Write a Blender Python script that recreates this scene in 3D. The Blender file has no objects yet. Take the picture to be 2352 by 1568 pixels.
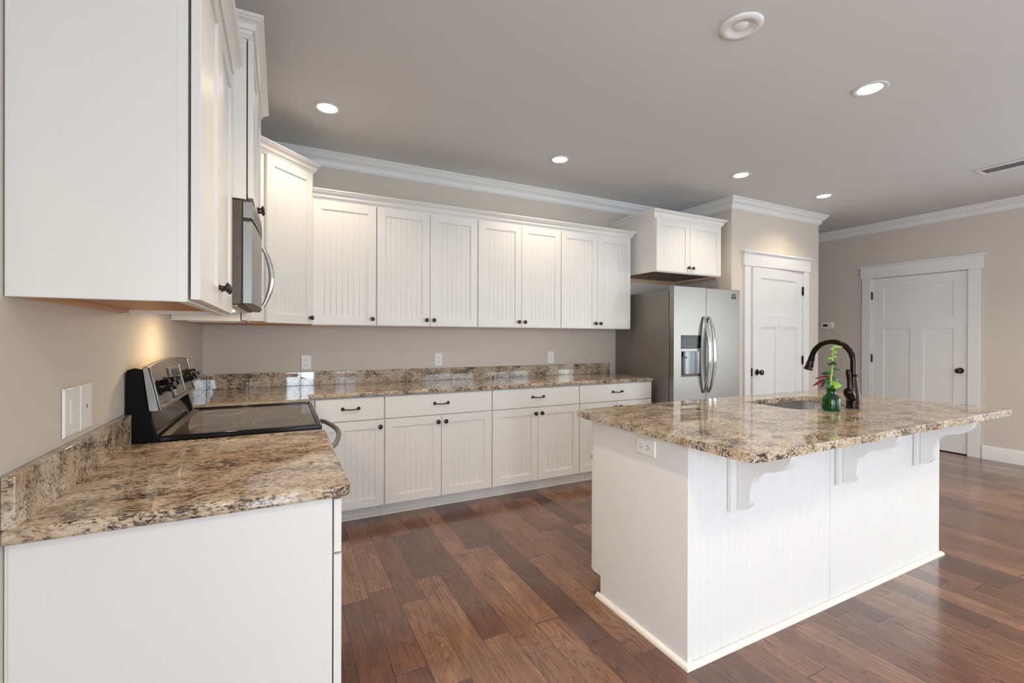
import bpy, bmesh, math, random
from mathutils import Vector, Matrix, Euler
S = bpy.context.scene
COL = S.collection
random.seed(7)
PI = math.pi

# ------------------------------------------------------------------ camera
cam_d = bpy.data.cameras.new('camera'); cam = bpy.data.objects.new('camera', cam_d); COL.objects.link(cam)
R2 = Vector((0.89172349, -0.45256821, 0.0033519)); U2 = Vector((-0.00191245, 0.00363813, 0.99999155)); FW = Vector((0.45257658, 0.89172237, -0.00237869))
cam.matrix_world = Matrix(((R2.x, U2.x, -FW.x, 0.49166), (R2.y, U2.y, -FW.y, -3.90189), (R2.z, U2.z, -FW.z, 1.29512), (0, 0, 0, 1)))
cam_d.sensor_width = 36; cam_d.sensor_fit = 'HORIZONTAL'; cam_d.lens = 1049.43 * 36 / 2352
cam_d.shift_x = -0.00033; cam_d.shift_y = -0.003776; cam_d.clip_start = 0.02
S.camera = cam

# ------------------------------------------------------------------ view, world, daylight
S.view_settings.view_transform = 'Standard'; S.view_settings.look = 'None'
S.view_settings.gamma = 1; S.view_settings.use_curve_mapping = False
S.view_settings.exposure = 0.19
W = bpy.data.worlds.new('world'); S.world = W; W.use_nodes = True
bg = W.node_tree.nodes['Background']; bg.inputs[0].default_value = (0.62, 0.80, 1.0, 1); bg.inputs[1].default_value = 1.3
DAY = 1.0
def area(name, loc, rot, sx, sy, power, color):
    d = bpy.data.lights.new(name, 'AREA'); d.shape = 'RECTANGLE'; d.size = sx; d.size_y = sy
    d.energy = power * DAY; d.color = color
    o = bpy.data.objects.new(name, d); o.location = loc; o.rotation_euler = rot; COL.objects.link(o); return o
BLUE = (0.92, 0.96, 1.0)
YR = -7.6
REAR_W = [(0.575, 1.225, 0.06, 2.10), (1.61, 2.14, 0.35, 2.15), (3.77, 5.24, 0.35, 2.15), (5.6, 6.9, 0.35, 2.15)]  # last opening is added for frontal light; the others follow reflections
REAR_P = [54, 11, 11, 8]
RIGHT_ADDED_W = [(-6.9, -5.4, 0.5, 2.15), (-4.9, -3.4, 0.5, 2.15)]  # added windows, put in for side light
LEFT_ADDED_W = [(-7.1, -5.9, 0.4, 2.15), (-5.6, -4.4, 0.4, 2.15)]  # added windows, put in to brighten surfaces facing left
for (x0, x1, z0, z1), pw in zip(REAR_W, REAR_P):
    area('daylight_and_fill', ((x0+x1)/2, YR-.16, (z0+z1)/2), (PI/2, 0, 0), x1-x0, z1-z0, pw*(x1-x0)*(z1-z0), (0.70, 0.85, 1.0))
for y0, y1, z0, z1 in RIGHT_ADDED_W:
    area('daylight_and_fill', (7.243+.16, (y0+y1)/2, (z0+z1)/2), (PI/2, 0, PI/2), y1-y0, z1-z0, 21*(y1-y0)*(z1-z0), (.9, .96, .95))  # fill lamp outside the added right windows
for y0, y1, z0, z1 in LEFT_ADDED_W:
    area('daylight_and_fill', (-.16, (y0+y1)/2, (z0+z1)/2), (PI/2, 0, -PI/2), y1-y0, z1-z0, 34*(y1-y0)*(z1-z0), BLUE)  # fill lamp outside the added left windows

S.cycles.max_bounces = 12; S.cycles.diffuse_bounces = 6; S.cycles.glossy_bounces = 4; S.cycles.transmission_bounces = 8

# ------------------------------------------------------------------ materials
class NT:
    def __init__(s, name):
        s.m = bpy.data.materials.new(name); s.m.use_nodes = True; s.t = s.m.node_tree; s.n = s.t.nodes
        s.b = s.n['Principled BSDF']; s.out = s.n['Material Output']
    def new(s, t, **k):
        n = s.n.new(t)
        for a, v in k.items():
            setattr(n, a, v)
        return n
    def link(s, a, b): s.t.links.new(a, b)
    def put(s, inp, v):
        if hasattr(v, 'is_linked') or isinstance(v, bpy.types.NodeSocket): s.link(v, inp)
        else: inp.default_value = v
    def math(s, op, a, b=None, c=None):
        n = s.new('ShaderNodeMath', operation=op); s.put(n.inputs[0], a)
        if b is not None: s.put(n.inputs[1], b)
        if c is not None: s.put(n.inputs[2], c)
        return n.outputs[0]
    def coord(s): return s.new('ShaderNodeTexCoord').outputs['Object']
    def pos(s): return s.new('ShaderNodeNewGeometry').outputs['Position']
    def mapping(s, v, scale=(1, 1, 1), loc=(0, 0, 0), rot=(0, 0, 0)):
        n = s.new('ShaderNodeMapping'); s.link(v, n.inputs[0]); n.inputs['Scale'].default_value = scale
        s.put(n.inputs['Location'], loc); n.inputs['Rotation'].default_value = rot; return n.outputs[0]
    def noise(s, v, scale, detail=2, rough=.5, dist=0):
        n = s.new('ShaderNodeTexNoise'); s.link(v, n.inputs['Vector']); n.inputs['Scale'].default_value = scale
        n.inputs['Detail'].default_value = detail; n.inputs['Roughness'].default_value = rough; n.inputs['Distortion'].default_value = dist
        return n.outputs[0]
    def ramp(s, f, stops, interp='LINEAR'):
        n = s.new('ShaderNodeValToRGB'); s.link(f, n.inputs[0]); e = n.color_ramp.elements; n.color_ramp.interpolation = interp
        while len(e) < len(stops): e.new(.5)
        for k, (p, c) in enumerate(stops):
            e[k].position = p; e[k].color = (c, c, c, 1) if isinstance(c, (int, float)) else (*c, 1)
        return n.outputs[0]
    def mix(s, f, a, b, mode='MIX'):
        n = s.new('ShaderNodeMix', data_type='RGBA', blend_type=mode)
        s.put(n.inputs[0], f)
        s.put(n.inputs[6], (*a, 1) if isinstance(a, tuple) and len(a) == 3 else a); s.put(n.inputs[7], (*b, 1) if isinstance(b, tuple) and len(b) == 3 else b)
        return n.outputs[2]
    def bump(s, h, strength=.1, dist=.001):
        n = s.new('ShaderNodeBump'); n.inputs['Strength'].default_value = strength; n.inputs['Distance'].default_value = dist
        s.link(h, n.inputs['Height']); s.link(n.outputs[0], s.b.inputs['Normal'])
    def set(s, color=None, rough=None, metal=None, spec=None, **k):
        if color is not None: s.put(s.b.inputs['Base Color'], (*color, 1) if isinstance(color, tuple) and len(color) == 3 else color)
        if rough is not None: s.put(s.b.inputs['Roughness'], rough)
        if metal is not None: s.b.inputs['Metallic'].default_value = metal
        if spec is not None: s.b.inputs['Specular IOR Level'].default_value = spec
        for a, v in k.items(): s.b.inputs[a.replace('_', ' ')].default_value = v
        return s.m
def painted(name, c, rough, var=.02, scale=60, bump=.05, bd=.0006):
    m = NT(name); p = m.pos(); n = m.noise(p, 3.0, 3)
    col = m.mix(n, tuple(x*(1-var) for x in c), tuple(min(1, x*(1+var)) for x in c))
    m.set(col, rough); m.bump(m.noise(p, scale, 2), bump, bd); return m.m
M = {}
M['wall'] = painted('wall_paint', (.625, .57, .50), .62, .015, 180, .12)
M['ceiling'] = painted('ceiling_paint', (.655, .665, .668), .8, .015, 180, .15)
M['trim'] = painted('trim_paint', (.77, .775, .77), .30, .01, 20, .03)
M['shoe'] = painted('shoe_paint', (.80, .765, .70), .4, .01, 20, .03)
M['cab'] = painted('cabinet_paint', (.80, .785, .755), .34, .012, 25, .04)
M['isle'] = painted('island_paint', (.77, .765, .755), .34, .012, 25, .04)
M['plastic'] = painted('white_plastic', (.82, .81, .78), .3, .0, 40, .0)
M['slot'] = NT('dark_slot').set((.03, .03, .03), .5)
M['gap'] = NT('dark_gap').set((.13, .04, .022), .7)
def wood(name, a, b, rough=.45):
    m = NT(name); p = m.mapping(m.coord(), (2, 14, 14)); n = m.noise(p, 4, 4, .6, .4)
    m.set(m.mix(n, a, b), rough); return m.m
M['under'] = wood('maple_underside', (.42, .17, .07), (.56, .27, .12))
M['rail'] = wood('rail_wood', (.55, .32, .17), (.66, .42, .24))
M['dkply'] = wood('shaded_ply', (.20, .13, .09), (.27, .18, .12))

def bronze(name, c, c2, rough):
    m = NT(name); n = m.noise(m.coord(), 160, 3, .7); col = m.ramp(n, [(.50, c), (.85, c2)])
    m.set(col, rough, .85); return m.m
M['bronze'] = bronze('aged_bronze', (.020, .015, .013), (.115, .058, .032), .22)
M['knob'] = bronze('dark_bronze', (.06, .045, .038), (.13, .09, .07), .28)
m = NT('stainless'); p = m.mapping(m.pos(), (6, 6, 700)); n = m.noise(p, 1, 2)
m.set((.32, .308, .292), m.math('MULTIPLY_ADD', n, .10, .34), 1.0); M['steel'] = m.m
m = NT('polished_steel'); m.set((.66, .66, .66), .14, 1.0); M['chrome'] = m.m
m = NT('brushed_steel'); n = m.noise(m.mapping(m.pos(), (900, 900, 9)), 1, 2); m.set((.58, .57, .56), m.math('MULTIPLY_ADD', n, .12, .2), 1.0); M['sink'] = m.m
M['dksteel'] = NT('dark_steel').set((.22, .22, .22), .3, 1.0)
M['bowl'] = NT('bowl_steel').set((.62, .61, .60), .24, 1.0)
m = NT('fridge_side_paint'); n = m.noise(m.pos(), 700, 2); m.set(m.ramp(n, [(.3, (.17, .155, .14)), (.7, (.28, .26, .235))]), .42, .3); m.bump(n, .35, .0008); M['fside'] = m.m
m = NT('black_enamel'); n = m.noise(m.pos(), 900, 2, .6); m.set(m.ramp(n, [(.62, (.004, .004, .004)), (.80, (.03, .03, .032))]), .55, 0, .12); m.bump(n, .3, .0006); M['black'] = m.m
m = NT('black_glass'); n = m.noise(m.pos(), 900, 2, .6); m.set(m.ramp(n, [(.58, (.055, .050, .046)), (.75, (.16, .15, .14))]), .045, 0, .75); M['cook'] = m.m
M['gloss'] = NT('gloss_black').set((.006, .006, .007), .12, 0, .2)
M['ring'] = NT('burner_line').set((.42, .41, .39), .3)
M['lcd'] = NT('lcd').set((.075, .06, .02), .2)
M['mwside'] = (lambda m: (m.set(m.ramp(m.noise(m.pos(), 600, 2), [(.4, (.06, .045, .035)), (.65, (.17, .13, .105))]), .4, .3)))(NT('speckled_side'))
m = NT('green_glass'); m.set((.012, .30, .055), .02, 0); m.b.inputs['Transmission Weight'].default_value = 1; m.b.inputs['IOR'].default_value = 1.45; M['glass'] = m.m
m = NT('window_glass'); tr = m.new('ShaderNodeBsdfTransparent'); gl = m.new('ShaderNodeBsdfGlossy'); gl.inputs['Roughness'].default_value = .02
mx = m.new('ShaderNodeMixShader'); mx.inputs[0].default_value = .06; m.link(tr.outputs[0], mx.inputs[1]); m.link(gl.outputs[0], mx.inputs[2]); m.link(mx.outputs[0], m.out.inputs[0]); M['pane'] = m.m
def emis(name, c, s):
    m = NT(name); m.set((.9, .9, .9), .5); m.b.inputs['Emission Color'].default_value = (*c, 1); m.b.inputs['Emission Strength'].default_value = s; return m.m
M['lamp'] = emis('lamp_disc', (1, .86, .66), 14)
M['vent'] = NT('vent_grey').set((.20, .21, .22), .5)
M['gloss2'] = NT('gloss_enamel').set((.02, .019, .018), .07, 0, .8)
M['lamp2'] = emis('cooktop_lamp_lens', (1, .75, .45), 5)
def leafm(name, a, b):
    m = NT(name); n = m.noise(m.coord(), 60, 3); m.set(m.mix(n, a, b), .35); return m.m
M['leaf_d'] = leafm('leaf_dark', (.012, .065, .02), (.03, .13, .03))
M['leaf_l'] = leafm('leaf_light', (.16, .42, .05), (.33, .55, .10))
M['leaf_r'] = leafm('leaf_red', (.10, .006, .012), (.20, .015, .025))
M['stem'] = leafm('stem_green', (.30, .45, .05), (.42, .52, .10))

# granite
def granite():
    m = NT('granite'); p = m.pos()
    wv_ = m.new('ShaderNodeTexNoise'); wv_.inputs['Scale'].default_value = 7; wv_.inputs['Detail'].default_value = 3; m.link(p, wv_.inputs['Vector'])
    wp = m.new('ShaderNodeVectorMath', operation='MULTIPLY_ADD'); m.link(wv_.outputs['Color'], wp.inputs[0]); wp.inputs[1].default_value = (.05, .09, .06); m.link(p, wp.inputs[2]); p = wp.outputs[0]
    big = m.noise(m.mapping(p, (.7, 1.2, 1.0)), 9, 3, .55, .6)
    base = m.ramp(big, [(.30, (.42, .295, .18)), (.45, (.53, .41, .28)), (.6, (.61, .51, .39)), (.75, (.64, .58, .49))])
    mid = m.noise(m.mapping(p, (.6, 1.4, 1.0)), 90, 5, .65, .5)
    base = m.mix(m.ramp(mid, [(.48, 0.0), (.64, .75)]), base, (.67, .585, .47))
    gr = m.noise(m.mapping(p, (.55, 1.5, 1), (3, 1, 2)), 80, 5, .65, .6)
    base = m.mix(m.ramp(gr, [(.50, 0.0), (.64, .62)]), base, (.22, .16, .115))
    clus = m.noise(m.mapping(p, (.8, 1.2, 1), (2, 2, 2)), 12, 3, .55, .4)
    cs = m.math('MULTIPLY', m.math('SUBTRACT', clus, .5), .36)
    fl = m.noise(m.mapping(p, (.42, 1.55, 1), (7, 5, 1)), 150, 5, .68, .5)
    base = m.mix(m.ramp(m.math('ADD', fl, cs), [(.512, 0.0), (.575, .92)]), base, (.070, .043, .030))
    f3 = m.noise(m.mapping(p, (.5, 1.5, 1), (1, 8, 4)), 100, 5, .66, .7)
    base = m.mix(m.ramp(m.math('ADD', f3, cs), [(.570, 0.0), (.615, .95)]), base, (.020, .016, .017))
    rs = m.noise(m.mapping(p, (.8, .8, .8), (1, 9, 3)), 12, 3, .6, 1.2)
    base = m.mix(m.ramp(rs, [(.66, 0.0), (.74, .55)]), base, (.36, .14, .05))
    m.set(base, m.math('MULTIPLY_ADD', mid, .02, .02), 0, .75)
    return m.m
M['granite'] = granite()

# floor: random-length planks running away from the camera, hand scraped
def floor_mat():
    m = NT('hardwood'); p = m.pos(); sp = m.new('ShaderNodeSeparateXYZ'); m.link(p, sp.inputs[0]); X, Y = sp.outputs[0], sp.outputs[1]
    PW = .127
    u = m.math('DIVIDE', m.math('ADD', X, 10 - (1.138 % PW) + (10 % PW) * 0 - (10 % PW)), PW)
    ui = m.math('FLOOR', u); uf = m.math('SUBTRACT', u, ui)
    wn = m.new('ShaderNodeTexWhiteNoise', noise_dimensions='1D'); m.link(ui, wn.inputs['W'])
    off = m.math('MULTIPLY', wn.outputs['Value'], 7.0)
    wob = m.math('MULTIPLY', m.math('SINE', m.math('ADD', m.math('MULTIPLY', Y, 3.1), m.math('MULTIPLY', ui, 2.3))), .22)
    v = m.math('ADD', m.math('ADD', m.math('DIVIDE', Y, .78), off), wob); vi = m.math('FLOOR', v); vf = m.math('SUBTRACT', v, vi)
    cb = m.new('ShaderNodeCombineXYZ'); m.link(ui, cb.inputs[0]); m.link(vi, cb.inputs[1])
    w2 = m.new('ShaderNodeTexWhiteNoise', noise_dimensions='2D'); m.link(cb.outputs[0], w2.inputs['Vector'])
    rnd = w2.outputs['Value']; rc = w2.outputs['Color']
    ad = m.new('ShaderNodeVectorMath', operation='MULTIPLY_ADD'); m.link(rc, ad.inputs[0]); ad.inputs[1].default_value = (9, 17, 5); m.link(p, ad.inputs[2])
    pv = ad.outputs[0]
    bend = m.noise(m.mapping(pv, (2.2, 1.2, 1)), 2.2, 3, .5)
    # cathedral grain: contour lines of a stretched field
    fld = m.noise(m.mapping(pv, (7.5, 1.25, 1)), 1.25, 2, .45, .6)
    lines = m.math('SINE', m.math('MULTIPLY', m.math('ADD', fld, m.math('MULTIPLY', m.noise(m.mapping(pv, (26, 5, 1)), 1.0, 3, .6), .035)), 118))
    ln = m.math('MULTIPLY', m.ramp(lines, [(.0, 0.0), (.45, 0.0), (.99, 1.0)]), m.ramp(m.noise(m.mapping(pv, (9, 3, 1)), 1.3, 3, .6), [(.35, .15), (.65, 1.0)]))
    fine = m.noise(m.mapping(pv, (150, 6, 1)), 1.0, 3, .6, .3)
    blot = m.noise(m.mapping(pv, (6, 2.5, 1)), 1.6, 4, .6)
    tone = m.math('ADD', m.math('MULTIPLY', rnd, .54), m.math('MULTIPLY', blot, .58))
    base = m.ramp(tone, [(.14, (.085, .042, .033)), (.38, (.130, .060, .040)), (.56, (.190, .088, .054)), (.74, (.255, .125, .072)), (.95, (.40, .21, .115))])
    base = m.mix(m.math('MULTIPLY', m.ramp(fine, [(.42, 0.0), (.68, 1.0)]), .50), base, (.045, .024, .018))
    base = m.mix(m.math('MULTIPLY', ln, .62), base, (.035, .018, .014))
    kn = m.noise(m.mapping(pv, (12, 6, 1)), 1.4, 2, .5, 1.5)
    base = m.mix(m.ramp(kn, [(.72, 0.0), (.80, .8)]), base, (.022, .014, .012))
    eu = m.math('MINIMUM', uf, m.math('SUBTRACT', 1.0, uf)); ev = m.math('MULTIPLY', m.math('MINIMUM', vf, m.math('SUBTRACT', 1.0, vf)), .78 / PW)
    e = m.math('MINIMUM', eu, ev)
    seam = m.ramp(e, [(.0, 0.0), (.018, 1.0)])
    base = m.mix(seam, (.012, .007, .006), base)
    m.set(base, m.math('MULTIPLY_ADD', fine, .10, .15), 0, .6)
    scr = m.noise(m.mapping(pv, (10, 22, 1)), 1.3, 2, .5, .8)
    h = m.math('ADD', m.math('MULTIPLY', m.ramp(e, [(.0, 0.0), (.045, 1.0)]), 1.2), m.math('ADD', m.math('MULTIPLY', ln, -.30), m.math('MULTIPLY', scr, .45)))
    m.bump(h, .30, .0016); m.b.inputs['Coat Weight'].default_value = .30; m.b.inputs['Coat Roughness'].default_value = .10; m.b.inputs['Coat IOR'].default_value = 1.5; return m.m
M['floor'] = floor_mat()

# ------------------------------------------------------------------ mesh helpers
class MB:
    def __init__(s): s.v = []; s.f = []; s.mi = []; s.T = Matrix.Identity(4)
    def add(s, vs, fs, mi=0):
        k = len(s.v); s.v += [s.T @ Vector(v) for v in vs]
        for f in fs: s.f.append([i + k for i in f]); s.mi.append(mi)
        return s
    def box(s, x0, x1, y0, y1, z0, z1, mi=0):
        return s.add([(x0, y0, z0), (x1, y0, z0), (x1, y1, z0), (x0, y1, z0), (x0, y0, z1), (x1, y0, z1), (x1, y1, z1), (x0, y1, z1)],
                     [(0, 3, 2, 1), (4, 5, 6, 7), (0, 1, 5, 4), (1, 2, 6, 5), (2, 3, 7, 6), (3, 0, 4, 7)], mi)
    def prism(s, pts, lo, hi, ax='z', mi=0):
        n = len(pts)
        def q(p, t): return {'z': (p[0], p[1], t), 'y': (p[0], t, p[1]), 'x': (t, p[0], p[1])}[ax]
        vs = [q(p, lo) for p in pts] + [q(p, hi) for p in pts]
        fs = [tuple(range(n)), tuple(range(2*n-1, n-1, -1))] + [(i, (i+1) % n, n+(i+1) % n, n+i) for i in range(n)]
        return s.add(vs, fs, mi)
    def lathe(s, prof, n=32, mi=0, at=(0, 0, 0), axis='z'):
        vs = []; fs = []
        for r, z in prof:
            for k in range(n):
                a = 2*PI*k/n; c, d = r*math.cos(a), r*math.sin(a)
                v = {'z': (c, d, z), 'y': (c, z, d), 'x': (z, c, d)}[axis]
                vs.append((v[0]+at[0], v[1]+at[1], v[2]+at[2]))
        for j in range(len(prof)-1):
            for k in range(n): fs.append((j*n+k, j*n+(k+1) % n, (j+1)*n+(k+1) % n, (j+1)*n+k))
        if prof[0][0] > 1e-5: fs.append(tuple(range(n)))
        if prof[-1][0] > 1e-5: fs.append(tuple((len(prof)-1)*n + k for k in range(n)))
        return s.add(vs, fs, mi)
    def tube(s, pts, r, n=12, mi=0, flat=1.0):
        P = [Vector(p) for p in pts]; R = r if isinstance(r, (list, tuple)) else [r]*len(P)
        vs = []; fs = []; up = None
        for i, p in enumerate(P):
            d = (P[min(i+1, len(P)-1)] - P[max(i-1, 0)]).normalized()
            if up is None:
                a = Vector((0, 0, 1)) if abs(d.z) < .9 else Vector((1, 0, 0)); up = (a - d*a.dot(d)).normalized()
            else: up = (up - d*up.dot(d)).normalized()
            w = d.cross(up)
            for k in range(n):
                t = 2*PI*k/n; vs.append(p + up*math.cos(t)*R[i]*flat + w*math.sin(t)*R[i])
        for j in range(len(P)-1):
            for k in range(n): fs.append((j*n+k, j*n+(k+1) % n, (j+1)*n+(k+1) % n, (j+1)*n+k))
        fs += [tuple(range(n)), tuple((len(P)-1)*n + k for k in range(n))]
        return s.add(vs, fs, mi)
    def sweep(s, path, prof, side=1, closed=False, mi=0):
        n = len(path); m = len(prof); P = [Vector((a, b)) for a, b in path]; rows = []
        def nrm(a, b): d = (b-a).normalized(); return Vector((d.y, -d.x))*side
        for i in range(n):
            ns = []
            if i > 0 or closed: ns.append(nrm(P[i-1], P[i]))
            if i < n-1 or closed: ns.append(nrm(P[i], P[(i+1) % n]))
            mv = ns[0] if len(ns) == 1 else (ns[0]+ns[1])/(1+ns[0].dot(ns[1]))
            rows.append([(P[i].x+mv.x*o, P[i].y+mv.y*o, z) for o, z in prof])
        vs = [v for r in rows for v in r]; fs = []
        for i in range(n if closed else n-1):
            a, b = i*m, ((i+1) % n)*m
            for k in range(m): fs.append((a+k, a+(k+1) % m, b+(k+1) % m, b+k))
        if not closed: fs += [tuple(range(m)), tuple((n-1)*m + k for k in range(m))]
        return s.add(vs, fs, mi)
    def build(s, name, mats, parent=None, bevel=0, smooth=35, seg=2):
        me = bpy.data.meshes.new(name); me.from_pydata([tuple(v) for v in s.v], [], s.f)
        for mt in (mats if isinstance(mats, (list, tuple)) else [mats]): me.materials.append(M[mt] if isinstance(mt, str) else mt)
        me.polygons.foreach_set('material_index', s.mi)
        b = bmesh.new(); b.from_mesh(me); bmesh.ops.recalc_face_normals(b, faces=b.faces); b.to_mesh(me); b.free()
        if smooth:
            me.shade_smooth(); me.set_sharp_from_angle(angle=math.radians(smooth))
        o = bpy.data.objects.new(name, me); COL.objects.link(o)
        if parent is not None: o.parent = parent
        if bevel:
            md = o.modifiers.new('bevel', 'BEVEL'); md.width = bevel; md.segments = seg; md.limit_method = 'ANGLE'; md.angle_limit = math.radians(40); md.harden_normals = False
        return o
def rrect(x0, x1, y0, y1, r, n=5):
    if not isinstance(r, (list, tuple)): r = [r]*4
    out = []
    for (cx, cy, a0, rr) in ((x1-r[0], y1-r[0], 0, r[0]), (x0+r[1], y1-r[1], 90, r[1]), (x0+r[2], y0+r[2], 180, r[2]), (x1-r[3], y0+r[3], 270, r[3])):
        if rr < 1e-6: out.append((cx, cy)); continue
        for k in range(n+1):
            a = math.radians(a0 + 90*k/n); out.append((cx+rr*math.cos(a), cy+rr*math.sin(a)))
    return out
def tag(o, label, cat, group=None):
    o['label'] = label; o['category'] = cat; o['kind'] = 'thing'
    if group: o['group'] = group
    return o
def thing(name, label, cat, loc=(0, 0, 0), rz=0, group=None):
    o = bpy.data.objects.new(name, None); COL.objects.link(o); o.location = loc; o.rotation_euler = (0, 0, rz); o.empty_display_size = .05
    return tag(o, label, cat, group)
def struct(o): o['kind'] = 'structure'; return o
def dup(root, loc, rz, label):
    def cp(o, parent):
        c = o.copy(); COL.objects.link(c)
        if parent is not None: c.parent = parent
        for ch in [x for x in bpy.data.objects if x.parent == o]: cp(ch, c)
        return c
    r = cp(root, None); r.location = loc; r.rotation_euler = (0, 0, rz); r['label'] = label; return r

# ------------------------------------------------------------------ room shell
ZC = 2.737
XP, YP, XQ, XR = 4.659, -.704, 6.19, 7.243
T = .12
mb = MB().box(-T, XR+T, YR-T, 2.0+T, -.1, 0); struct(mb.build('floor', 'floor'))
struct(MB().box(-T, XR+T, YR-T, 2.0+T, ZC, ZC+.1).build('ceiling', 'ceiling'))
struct(MB().box(0, XP, 0, T, 0, ZC).build('wall_back', 'wall'))
# pantry block with its door opening
PD0, PD1, ZD = 4.947, 5.880, 2.047
mb = MB(); mb.box(XP, XP+.10, YP, T, 0, ZC)
mb.box(XP+.10, PD0-.013, YP, YP+T, 0, ZC); mb.box(PD1+.013, XQ, YP, YP+T, 0, ZC); mb.box(PD0-.013, PD1+.013, YP, YP+T, ZD+.013, ZC)
mb.box(XQ-.10, XQ, YP+T, 2.0, 0, ZC); mb.box(XP+.10, XQ-.1, .9, 1.0, 0, ZC)
struct(mb.build('wall_pantry', 'wall'))
struct(MB().box(XQ, XR, 2.0, 2.0+T, 0, ZC).build('wall_hall', 'wall'))
# right wall with its added windows and the door opening
DY0, DY1 = -1.690, -.763
def holed(ax, fixed0, fixed1, lo, hi, holes, z1=ZC):
    mb = MB(); cur = lo
    def bx(a, b, za, zb):
        if b-a < 1e-4 or zb-za < 1e-4: return
        if ax == 'y': mb.box(fixed0, fixed1, a, b, za, zb)
        else: mb.box(a, b, fixed0, fixed1, za, zb)
    for a, b, za, zb in sorted(holes):
        bx(cur, a, 0, z1); bx(a, b, 0, za); bx(a, b, zb, z1); cur = b
    bx(cur, hi, 0, z1); return mb
struct(holed('y', XR, XR+T, YR, 2.0, [(DY0-.013, DY1+.013, 0, ZD+.013)] + RIGHT_ADDED_W).build('wall_right', 'wall'))
struct(holed('y', -T, 0, YR-T, T, LEFT_ADDED_W).build('wall_left', 'wall'))
struct(holed('x', YR-T, YR, 0, XR, REAR_W).build('wall_rear', 'wall'))
struct(MB().box(XR+T+.002, XR+T+.05, DY0-.3, DY1+.3, -.1, 2.3).build('door_light_block', 'wall'))  # unseen panel added to block sky light leaking under the far door
# unseen windows: rear ones follow reflections; last rear and side ones added for light
wn = 0
for (a, b, za, zb), side in [(w, 'rear') for w in REAR_W] + [(w, 'right') for w in RIGHT_ADDED_W] + [(w, 'left') for w in LEFT_ADDED_W]:
    wn += 1; f = MB()
    if side == 'rear': f.T = Matrix.Translation((a, YR, za)); 
    elif side == 'left': f.T = Matrix.Translation((0, a, za)) @ Matrix.Rotation(PI/2, 4, 'Z')
    else: f.T = Matrix.Translation((XR, b, za)) @ Matrix.Rotation(-PI/2, 4, 'Z')
    w, h = b-a, zb-za
    g = MB(); g.T = f.T.copy()
    sg = -1 if side == 'rear' else 1
    y0, y1 = sorted((sg*.03, sg*.09))
    for x0, x1, z0, z1 in ((0, .05, 0, h), (w-.05, w, 0, h), (.05, w-.05, 0, .06), (.05, w-.05, h-.05, h), (.05, w-.05, h*.52-.02, h*.52+.02), (w/2-.015, w/2+.015, .06, h*.52-.02), (w/2-.015, w/2+.015, h*.52+.02, h-.05)):
        f.box(x0, x1, y0, y1, z0, z1)
    fo = f.build('window_%d' % wn, 'trim', None, .002); struct(fo)
    g.box(.05, w-.05, sg*.055-.002, sg*.055+.002, .06, h-.05); g.build('window_pane', 'pane', fo)
    c = MB(); c.T = f.T.copy(); y0, y1 = sorted((0, -sg*.018))
    for x0, x1, z0, z1 in ((-.09, 0, -.09, h+.09), (w, w+.09, -.09, h+.09), (0, w, -.09, 0), (0, w, h, h+.09)): c.box(x0, x1, y0, y1, z0, z1)
    c.build('window_casing', 'trim', fo, .002)

# crown moulding, room
CR = [(0, -.108), (.010, -.108), (.013, -.104), (.013, -.096), (.020, -.096), (.021, -.090), (.022, -.080), (.026, -.068), (.033, -.057), (.043, -.049), (.050, -.046), (.056, -.038), (.060, -.028), (.067, -.020), (.070, -.018), (.070, -.012), (.079, -.012), (.079, 0), (0, 0)]
CR = [(a, ZC+b) for a, b in CR]
def crown(name, path, side): struct(MB().sweep(path, CR, side).build(name, 'trim', None, 0, 25))
crown('trim_1', [(0, YR), (0, 0), (XP, 0), (XP, YP), (XQ, YP), (XQ, 2.0)], 1)
crown('trim_2', [(XQ, 2.0), (XR, 2.0), (XR, YR), (0, YR)], 1)
BB = [(0, 0), (.016, 0), (.016, .105), (.013, .112), (.013, .122), (.009, .130), (.006, .142), (0, .144)]
def base(name, path, side): struct(MB().sweep(path, BB, side).build(name, 'trim', None, 0, 25))
base('baseboard_right', [(XR, DY0-.118), (XR, YR)], 1)
base('baseboard_hall', [(XR, 2.0), (XR, DY1+.118)], 1)
base('baseboard_pantry', [(PD1+.10, YP), (XQ, YP), (XQ, 2.0)], 1)
base('baseboard_left', [(0, YR), (0, -2.70)], 1)
base('baseboard_rear', [(XR, YR), (1.42, YR)], 1)

# ------------------------------------------------------------------ panelled doors
def shaker_door(w, h, t=.035):
    mb = MB(); st = .125; rec = .010
    zt0, zt1, zl0, zl1 = 1.520, 1.922, .225, 1.397
    mb.box(0, st, -t, 0, 0, h); mb.box(w-st, w, -t, 0, 0, h)
    mb.box(st, w-st, -t, 0, 0, zl0); mb.box(st, w-st, -t, 0, zl1, zt0); mb.box(st, w-st, -t, 0, zt1, h)
    mb.box(w/2-.063, w/2+.063, -t, 0, zl0, zl1)
    mb.box(st, w-st, -t+rec, -rec, zt0, zt1); mb.box(st, w/2-.063, -t+rec, -rec, zl0, zl1); mb.box(w/2+.063, w-st, -t+rec, -rec, zl0, zl1)
    return mb
def door_knob(par, x, y, z):
    mb = MB(); mb.lathe([(.0, 0), (.032, 0), (.033, -.004), (.028, -.010), (.012, -.013), (.011, -.034), (.018, -.038), (.027, -.046), (.029, -.056), (.025, -.066), (.012, -.071), (0, -.072)], 28, 0, (x, y, z), 'y')
    return mb.build('knob', 'knob', par)
def hinge(par, x, y, z):
    mb = MB(); mb.box(x-.011, x+.011, y-.003, y+.002, z-.045, z+.045); mb.tube([(x, y-.008, z-.05), (x, y-.008, z+.05)], .006, 8)
    return mb.build('hinge', 'knob', par)
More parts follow.
